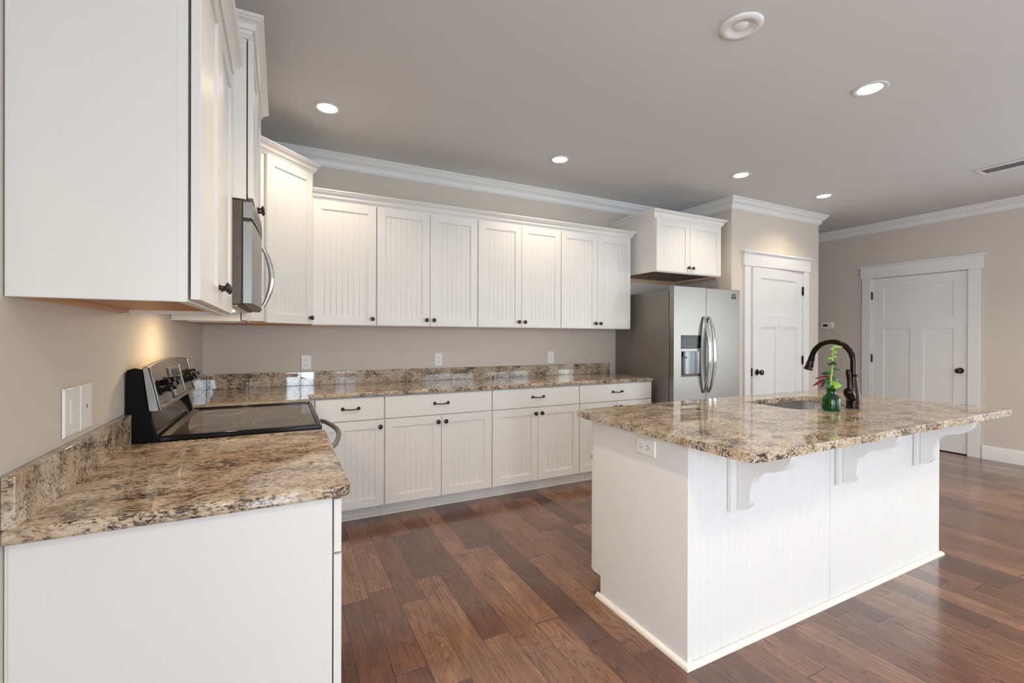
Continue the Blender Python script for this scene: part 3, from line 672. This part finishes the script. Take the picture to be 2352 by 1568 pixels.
for r_1, z_1, d_1, l_1, w_1, roll in ((-.004, .158, (-1, .3, -.42), .082, .020, .9), (.002, .170, (-1, .2, -.05), .072, .016, 1.1), (-.014, .146, (-1, -.1, -.75), .052, .016, .9)):
    dv = IR*d_1[0] + IF*d_1[1] + Vector((0, 0, d_1[2])); leaf(P3(r_1, .012, z_1), dv, l_1, w_1, 'leaf_r', .12, roll, 'red_leaf', .0)['label'] = 'dark red leaf'

# ------------------------------------------------------------------ refrigerator
RX0, RX1, RW = 3.712, 4.622, .910
fr = thing('refrigerator', 'stainless steel side-by-side refrigerator with water dispenser in left door', 'refrigerator', (RX0, 0, 0))
mb = MB(); mb.box(0, RW, -.765, -.030, .03, 1.728); mb.box(.03, RW-.03, -.74, -.06, 0, .03); mb.build('body', 'fside', fr, .004)
MB().box(.010, RW-.010, -.775, -.7655, .10, 1.722).build('door_gasket', 'slot', fr)
xs = 4.135-RX0
def fdoor(x0, x1, hole=None):
    mb = MB(); z0, z1, ya, yb = .10, 1.766, -.832, -.7775
    if not hole: mb.box(x0, x1, ya, yb, z0, z1)
    else:
        a, b, c0, d0 = hole; mb.box(x0, a, ya, yb, z0, z1); mb.box(b, x1, ya, yb, z0, z1); mb.box(a, b, ya, yb, z0, c0); mb.box(a, b, ya, yb, d0, z1)
    return mb
DX0, DX1, DZ0, DZ1_ = .092, .353, .925, 1.313
f1 = fdoor(.001, xs-.0025, (DX0, DX1, DZ0, DZ1_))
bmx = f1.build('freezer_door', 'steel', fr, .0)
# merge coplanar seams invisible; add dispenser
ds = MB(); ds.box(DX0+.0005, DX1-.0005, -.8345, -.780, 1.190, DZ1_-.0005); dso = ds.build('dispenser', 'gloss', bmx, .002)
d_ = MB(); d_.box(DX0+.0005, DX1-.0005, -.8340, -.795, 1.160, 1.1895); d_.build('dispenser_shelf', 'steel', dso, .002)
d_ = MB(); d_.box(DX0+.0005, DX0+.006, -.830, -.780, DZ0+.0005, 1.1595); d_.box(DX1-.006, DX1-.0005, -.830, -.780, DZ0+.0005, 1.1595)
cur = [(DX0+.006, -.822), (DX0+.03, -.800), (DX0+.08, -.784), (DX0+.13, -.780), (DX0+.18, -.784), (DX0+.23, -.800), (DX1-.006, -.822), (DX1-.006, -.778), (DX0+.006, -.778)]
d_.prism(cur, DZ0+.02, 1.1595); d_.build('dispenser_recess', 'dksteel', dso, 0, 60)
d_ = MB(); d_.box(DX0+.006, DX1-.006, -.831, -.779, DZ0+.0005, DZ0+.0195); d_.build('drip_tray', 'knob', dso, .001)
d_ = MB(); d_.box(DX0+.035, DX0+.055, -.826, -.806, 1.115, 1.16); d_.box(DX0+.020, DX0+.085, -.828, -.808, 1.095, 1.113); d_.build('ice_chute', 'gloss', dso, .002)
for k, (x_, z_) in enumerate([(x_, 1.205) for x_ in (.10, .125, .15)] + [(.043, 1.22), (.043, 1.24), (.043, 1.26), (.215, 1.22), (.215, 1.24)]):
    MB().box(DX0+x_-.004, DX0+x_+.004, -.8350, -.8346, z_-.0025, z_+.0025).build('panel_button', 'ring', dso)
f2 = fdoor(xs+.0025, RW-.001).build('refrigerator_door', 'steel', fr, .004)
for dr_, xc, sgn in ((bmx, xs-.038, -1), (f2, xs+.034, 1)):
    pts = []
    for k in range(25):
        t_ = k/24; z_ = .765 + t_*.725; s_ = math.sin(PI*t_); pts.append((xc + sgn*.0*s_ + .012*s_, -.836-.062*s_**.7, z_))
    MB().tube(pts, [.007+.017*math.sin(PI*min(max(k/24, .03), .97))**.5 for k in range(25)], 14, 0, .7).build('handle', 'chrome', dr_)
bd = MB()
bx_ = 4.497-RX0; bz = 1.676
bd.box(bx_, bx_+.003, -.8335, -.8325, bz, bz+.050); bd.box(bx_, bx_+.064, -.8335, -.8325, bz, bz+.014); bd.box(bx_+.010, bx_+.064, -.8335, -.8325, bz+.017, bz+.028); bd.box(bx_+.010, bx_+.064, -.8335, -.8325, bz+.036, bz+.048)
bd.build('badge', 'knob', f2)
MB().box(.003, .055, -.812, -.755, 1.729, 1.756).build('hinge_cover', 'fside', fr, .003)
MB().box(RW-.055, RW-.003, -.774, -.755, 1.729, 1.756).build('hinge_cover', 'fside', fr, .003)

# ------------------------------------------------------------------ range (local frame = room frame)
rg = thing('range', 'freestanding electric range with black glass cooktop and stainless control panel', 'stove', (0, 0, 0))
GY0, GY1 = NY1+.001, MY1-.0005
gy0, gy1 = GY0+.002, GY1-.001
MB().box(.03, .630, gy0, gy1, .02, .895).build('body', 'black', rg, .003)
# cooktop glass and frame
MB().box(.112, .628, gy0+.020, gy1-.020, .9165, .9195).build('cooktop', 'cook', rg, .0008)
fm = MB()
for y0, y1 in ((gy0, gy0+.0195), (gy1-.0195, gy1+.0)): fm.box(.10, .640, y0, y1, .8955, .9275)
fm.box(.6285, .645, gy0, gy1, .8955, .9205); fm.box(.098, .1115, gy0+.0195, gy1-.0195, .8955, .920); fm.box(.1115, .6285, gy0+.0195, gy1-.0195, .8955, .916)
fm.build('cooktop_frame', 'gloss', rg, .004, 35, 3)
MB().box(.6455, .652, gy0+.004, gy1-.004, .885, .9165).build('front_trim', 'chrome', rg, .003)
def circ(cx, cy, r, a0=0, a1=360, w=.0006):
    mb = MB(); n = 64; vs = []; fs = []
    for k in range(n+1):
        a = math.radians(a0+(a1-a0)*k/n)
        for rr, z in ((r-w, .9196), (r+w, .9196), (r+w, .9199), (r-w, .9199)): vs.append((cx+rr*math.cos(a), cy+rr*math.sin(a), z))
    for k in range(n):
        for j in range(4): fs.append((k*4+j, k*4+(j+1) % 4, (k+1)*4+(j+1) % 4, (k+1)*4+j))
    mb.add(vs, fs); return mb
for cx, cy, r in ((.478, -1.640, .132), (.478, -1.640, .090), (.478, -1.265, .098), (.245, -1.660, .080), (.240, -1.275, .086), (.240, -1.275, .10)):
    circ(cx, cy, r).build('burner_ring', 'ring', rg)
# oven door, handle, drawer
MB().box(.631, .664, gy0+.004, gy1-.004, .215, .862).build('oven_door', 'steel', rg, .004)
MB().box(.631, .655, gy0+.002, gy1-.002, .863, .884).build('front_panel', 'steel', rg, .003)
MB().box(.631, .660, gy0+.004, gy1-.004, .04, .205).build('storage_drawer', 'steel', rg, .004)
pts = [(.664, gy0+.045, .818), (.690, gy0+.050, .820)]
for k in range(1, 20): t_ = k/20; pts.append((.700+.048*math.sin(PI*t_), gy0+.05+(gy1-gy0-.10)*t_, .822))
pts += [(.690, gy1-.050, .820), (.664, gy1-.045, .818)]
MB().tube(pts, .0115, 14).build('oven_handle', 'steel', rg)
# back guard: black ends, stainless control panel
by0, by1 = gy0, gy1
side = [(.004, .896), (.097, .896), (.094, .93), (.084, .965), (.076, 1.000), (.076, 1.022), (.068, 1.022), (.050, 1.170), (.022, 1.176), (.006, 1.170)]
bk = MB().prism([(a, b) for a, b in side], 0, 1, 'y'); 
bk = MB(); bk.prism(side, by0, by0+.020, 'y')
core = [(.004, .896), (.090, .896), (.080, .94), (.060, .985), (.058, 1.024), (.068, 1.024), (.048, 1.172), (.022, 1.178), (.006, 1.168)]
bk.build('end_cap', 'black', rg, .003); MB().prism(side, by1-.020, by1, 'y').build('end_cap', 'black', rg, .003)
MB().prism(core, by0+.0205, by1-.0205, 'y').build('backguard', 'gloss2', rg, .003)
# stainless face panel with arched top, tilted
n1 = Vector((.1585, 0, .0325)).normalized()
pan = MB(); n = 24; vs = []; fs = []
yl = [by0 + (by1-by0)*k/n for k in range(n+1)]
for k, y in enumerate(yl):
    arch = .017*math.sin(PI*k/n)**.9
    zb, zt = 1.020, 1.181+arch
    xb, xt = .1005, .0675-arch*.2
    for (x, z) in ((xb, zb), (xt, zt), (xt-.016, zt-.001), (xb-.030, zb+.001)): vs.append((x, y - (.0012 if k == 0 else 0), z))
for k in range(n):
    for j in range(4): fs.append((k*4+j, k*4+(j+1) % 4, (k+1)*4+(j+1) % 4, (k+1)*4+j))
fs += [tuple(range(4)), tuple(n*4+j for j in range(4))]
pan.add(vs, fs); po = pan.build('control_panel', 'steel', rg, .002, 30)
def face(u, y, off):  # point on the tilted face: u height fraction 0..1
    return Vector((.1005+(.0675-.1005)*u, y, 1.020+.161*u)) + n1*off
kq = n1.to_track_quat('Z', 'Y').to_matrix().to_4x4()
for y in (-1.765, -1.672, -1.262, -1.172):
    kb = MB(); kb.T = Matrix.Translation(face(.50, y, .0012)) @ kq
    kb.lathe([(0, 0), (.031, 0), (.032, .004), (.028, .007), (.0265, .012), (.0255, .032), (.023, .036), (0, .036)], 28)
    kb.prism(rrect(-.028, .028, -.0085, .0085, .005, 4), .026, .050)
    kb.build('control_knob', 'gloss', po, .0012)
fr_ = MB(); fr_.T = Matrix.Translation(face(.50, -1.468, .0012)) @ kq
# local axes of kq: find which local axis is room y
def panel_box(mb, y0, y1, u0, u1, o0, o1, mi=0):
    c_ = [face(u0, y0, o0), face(u0, y1, o0), face(u1, y1, o0), face(u1, y0, o0), face(u0, y0, o1), face(u0, y1, o1), face(u1, y1, o1), face(u1, y0, o1)]
    mb.add(c_, [(0, 3, 2, 1), (4, 5, 6, 7), (0, 1, 5, 4), (1, 2, 6, 5), (2, 3, 7, 6), (3, 0, 4, 7)], mi)
mb = MB(); panel_box(mb, by0+.001, by0+.018, .004, .985, .0004, .0065); panel_box(mb, by1-.018, by1-.001, .004, .985, .0004, .0065); panel_box(mb, by0+.018, by1-.018, .004, .10, .0004, .0065); mb.build('bezel', 'steel', po, .003, 35, 3)
mb = MB(); panel_box(mb, -1.575, -1.365, .12, .88, .0008, .005); panel_box(mb, -1.575, -1.567, .12, .88, .005, .012); panel_box(mb, -1.373, -1.365, .12, .88, .005, .012); panel_box(mb, -1.567, -1.373, .12, .16, .005, .012)
mb.build('display_frame', 'steel', po, .002)
mb = MB(); panel_box(mb, -1.545, -1.395, .36, .80, .0052, .007); mb.build('display', 'gloss', po, .0005)
# small trim strip between cooktop and backguard
MB().prism([(.099, .9205), (.1240, .9205), (.1240, .9225), (.099, .9240)], gy0+.022, gy1-.022, 'y').build('rear_trim', 'steel', rg)

# ------------------------------------------------------------------ microwave
mi_ = thing('microwave', 'stainless over-the-range microwave with bowed handle, mounted above the cooktop', 'microwave', (0, 0, 0))
my0, my1 = NY1+.002, MY1-.003
MB().box(.004, .356, my0, my1, 1.418, 1.820).build('case', 'mwside', mi_, .002)
MB().box(.3565, .3605, my0+.003, my1-.003, 1.422, 1.816).build('front_gap', 'slot', mi_)
def bowed(z0, z1, x_in, x_edge, bow, ya, yb, n=16):
    mb = MB(); pts = [(x_in, ya)]
    for k in range(n+1):
        t_ = k/n; y = ya+(yb-ya)*t_; tt = (y-my0)/(my1-my0); pts.append((x_edge+bow*math.sin(PI*tt), y))
    pts.append((x_in, yb)); mb.prism(pts, z0, z1); return mb
bowed(1.420, 1.740, .361, .392, .020, my0+.0005, -1.262).build('door', 'steel', mi_, .0015)
bowed(1.420, 1.740, .361, .392, .020, -1.259, my1-.0005).build('control_face', 'steel', mi_, .0015)
tp = bowed(1.752, 1.816, .361, .392, .020, my0+.0005, my1-.0005); tp.build('vent_panel', 'steel', mi_, .0015)
g = MB()
for k in range(3): 
    q_ = bowed(1.764+k*.014, 1.768+k*.014, .385, .3925, .0202, my0+.06, my1-.06); q_.mi = q_.mi; g.add([tuple(v) for v in q_.v], q_.f)
g.build('vent_grille', 'slot', mi_)
bowed(1.741, 1.751, .361, .386, .018, my0+.004, my1-.004).build('seam', 'slot', mi_)
pts = []
hy = -1.31
for k in range(21):
    t_ = k/20; s_ = math.sin(PI*t_); pts.append((.412+.040*s_**.8, hy, 1.440+.290*t_))
MB().tube(pts, [.008+.006*math.sin(PI*min(max(k/20, .05), .95)) for k in range(21)], 14).build('handle', 'chrome', mi_)
MB().box(.02, .34, my0+.05, my1-.05, 1.411, 1.4175).build('grease_filter', 'sink', mi_, .002)
MB().box(.24, .30, -1.54, -1.36, 1.4065, 1.4105).build('cooktop_lamp', 'lamp2', mi_, .001)
d = bpy.data.lights.new('cooktop_light', 'AREA'); d.shape = 'RECTANGLE'; d.size = .05; d.size_y = .14; d.energy = 3.2; d.color = (1.0, .72, .42)
o = bpy.data.objects.new('cooktop_light', d); o.location = (.27, -1.45, 1.4045); COL.objects.link(o)

# ------------------------------------------------------------------ wall plates
def plate_mb(w, h, t=.006): 
    mb = MB(); a, b = w/2, h/2; e = .004
    vs = [(-a, 0, -b), (a, 0, -b), (a, 0, b), (-a, 0, b), (-a, -t*.35, -b), (a, -t*.35, -b), (a, -t*.35, b), (-a, -t*.35, b), (-a+e, -t, -b+e), (a-e, -t, -b+e), (a-e, -t, b-e), (-a+e, -t, b-e)]
    fs = [(0, 1, 2, 3)] + [(i, (i+1) % 4, 4+(i+1) % 4, 4+i) for i in range(4)] + [(4+i, 4+(i+1) % 4, 8+(i+1) % 4, 8+i) for i in range(4)] + [(8, 9, 10, 11)]
    return mb.add(vs, fs)
def outlet(name, label, loc, rz=0, group=None, roll=0):
    o = plate_mb(.073, .117).build(name, 'plastic', None, .001); o.location = loc; o.rotation_euler = (0, roll, rz) if roll == 0 else Euler((0, roll, rz)); tag(o, label, 'outlet', group)
    for s in (-1, 1):
        mb = MB(); pts = [(x, z+s*.0195) for x, z in rrect(-.0165, .0165, -.0140, .0140, .012, 6)]
        mb.prism(pts, -.0078, -.0058, 'y'); so_ = mb.build('socket', 'plastic', o, .0006)
        mb = MB(); 
        for x in (-.0065, .0065): mb.box(x-.0013, x+.0013, -.0081, -.0079, s*.0195+.001, s*.0195+.009)
        mb.lathe([(0, 0), (.0026, 0), (.0026, .0002), (0, .0002)], 10, 0, (0, -.0081, s*.0195-.0075), 'y'); mb.build('slot', 'slot', so_)
    mb = MB(); mb.lathe([(0, 0), (.003, 0), (.0028, -.001), (0, -.0012)], 12, 0, (0, -.006, 0), 'y'); mb.build('screw', 'plastic', o)
    return o
o1 = outlet('outlet', 'white outlet on the back wall, nearest the range corner', (.670, -.001, 1.088), 0, 'outlets above the back countertop')
dup(o1, (1.737, -.001, 1.090), 0, 'white outlet on the back wall, middle of the three')
dup(o1, (2.901, -.001, 1.089), 0, 'white outlet on the back wall, nearest the refrigerator')
o4 = outlet('outlet', 'white sideways outlet on the island end panel, just under the granite', (BX0-.0005, -2.393, .817), 0)
o4.rotation_mode = 'QUATERNION'
o4.rotation_quaternion = (Matrix.Rotation(-PI/2, 3, 'Z') @ Matrix.Rotation(-PI/2, 3, 'Y')).to_quaternion()
pa = plate_mb(.103, .127).build('wall_plate', 'plastic', None, .001); pa.location = (.001, -2.3135, 1.0955); pa.rotation_euler = (0, 0, PI/2)
tag(pa, 'white wall plate with ribbed centre insert, left of the pair above near counter', 'wall plate', 'wall plates above the near counter')
mb = MB(); mb.box(-.0165, .0165, -.0075, -.006, -.033, .033)
for k in range(7): mb.box(-.012, .012, -.0083, -.0075, -.027+k*.0085, -.023+k*.0085)
mb.build('insert', 'plastic', pa, .0004)
pb = plate_mb(.088, .127).build('wall_plate', 'plastic', None, .001); pb.location = (.001, -2.2165, 1.095); pb.rotation_euler = (0, 0, PI/2)
tag(pb, 'white wall plate with one small slot, right of the pair above near counter', 'wall plate', 'wall plates above the near counter')
MB().box(-.003, .003, -.0064, -.0060, -.003, .006).build('slot', 'slot', pb)
for p_, w_ in ((pa, 0), (pb, 0)):
    for s in (-1, 1): MB().lathe([(0, 0), (.003, 0), (.0028, -.001), (0, -.0012)], 12, 0, (0, -.006, s*.048), 'y').build('screw', 'plastic', p_)
th = thing('thermostat', 'small white thermostat on the hallway wall beside the far door', 'thermostat', (XR-.001, -.238, 1.461), -PI/2)
MB().prism(rrect(-.076, .076, -.043, .043, .014, 5), -.024, 0, 'y').build('case', 'plastic', th, .003)
MB().box(-.047, .014, -.0255, -.0242, -.017, .020).build('screen', 'lcd', th)
for z in (-.010, .012): MB().box(.033, .043, -.026, -.0242, z-.004, z+.004).build('button', 'fside', th, .001)

# ------------------------------------------------------------------ ceiling fixtures
def can_mb():
    return MB().lathe([(.062, -.001), (.066, -.004), (.082, -.005), (.086, -.002), (.086, 0), (.060, 0), (.060, -.001)], 40)
def can(label, x, y, on=True, src=None):
    o = thing('recessed_light', label, 'ceiling light', (x, y, ZC-.0005), 0, 'recessed ceiling lights')
    if on:
        mb = MB().lathe([(.060, -.001), (.067, -.005), (.083, -.005), (.087, -.002), (.087, 0), (.060, 0), (.060, -.001)], 40); mb.build('trim_ring', 'ceiling', o, 0, 60)
        MB().lathe([(0, -.0022), (.0595, -.0022), (.0595, -.0008), (0, -.0008)], 36).build('lens', 'lamp', o)
    return o
LIT = [(.754, -.788, 'glowing recessed light nearest the corner cabinets'), (2.517, -.756, 'glowing recessed light above the middle of the back wall cabinets'), (4.141, -1.194, 'glowing recessed light in front of the cabinet over the refrigerator'),
       (5.425, -1.181, 'glowing recessed light in front of the pantry door'), (3.535, -2.474, 'large glowing recessed light on the right, nearest the camera')]
first = None
for x, y, lab in LIT:
    if first is None: first = can(lab, x, y)
    else: dup(first, (x, y, ZC-.0005), 0, lab)
def downlight(x, y, e=50, size=2.3):
    d = bpy.data.lights.new('downlight', 'SPOT'); d.energy = e; d.color = (1.0, .80, .58); d.spot_size = size; d.spot_blend = .6; d.shadow_soft_size = .055
    o = bpy.data.objects.new('downlight', d); o.location = (x, y, ZC-.012); COL.objects.link(o)
UNSEEN_CANS = [(1.25, -2.474), (1.25, -4.3), (3.53, -4.4), (5.6, -3.0), (5.6, -4.9), (2.4, -6.2), (4.8, -6.4)]  # out of view; first inferred from the near glow, rest added as warm fill
for x, y in UNSEEN_CANS: dup(first, (x, y, ZC-.0005), 0, 'unseen glowing recessed light, most of this set added for overall warm light')
for x, y, _ in LIT: downlight(x, y, 26)
for x, y in UNSEEN_CANS: downlight(x, y, 66)
# unlit eyeball fixture: the ceiling is solid, so its cone is a shallow bowl
o = thing('recessed_light', 'unlit white recessed fixture with a round lamp, top right of centre', 'ceiling light', (2.392, -2.490, ZC-.0005), 0)
MB().lathe([(.055, -.0015), (.061, -.010), (.070, -.013), (.088, -.010), (.093, -.003), (.093, 0), (.050, 0), (.050, -.0008)], 44).build('trim_ring', 'trim', o, 0, 60)
MB().lathe([(0, -.0012), (.0515, -.0012), (.0515, -.0005), (0, -.0005)], 36).build('housing', 'fside', o)
MB().lathe([(0, -.010), (.012, -.0098), (.022, -.008), (.030, -.004), (.032, -.0014), (0, -.0014)], 28).build('bulb', 'plastic', o, 0, 60)
v = thing('air_vent', 'white slotted ceiling air register at the right edge', 'vent', (5.905, -2.575, ZC-.0005))
MB().box(-.075, .075, -.365, .365, -.002, -.0005).build('duct', 'slot', v)
f_ = MB(); f_.box(-.095, -.070, -.385, .385, -.010, -.0005); f_.box(.070, .095, -.385, .385, -.010, -.0005); f_.box(-.0695, .0695, .355, .385, -.010, -.0005); f_.box(-.0695, .0695, -.385, -.355, -.010, -.0005); f_.build('frame', 'trim', v, .002)
for k in range(9):
    s_ = MB(); x_ = -.060+k*.015; s_.prism([(x_-.0045, -.0028), (x_-.0030, -.0028), (x_-.0005, -.0095), (x_-.0020, -.0095)], -.3545, .3545, 'y'); s_.build('louver', 'vent', v)
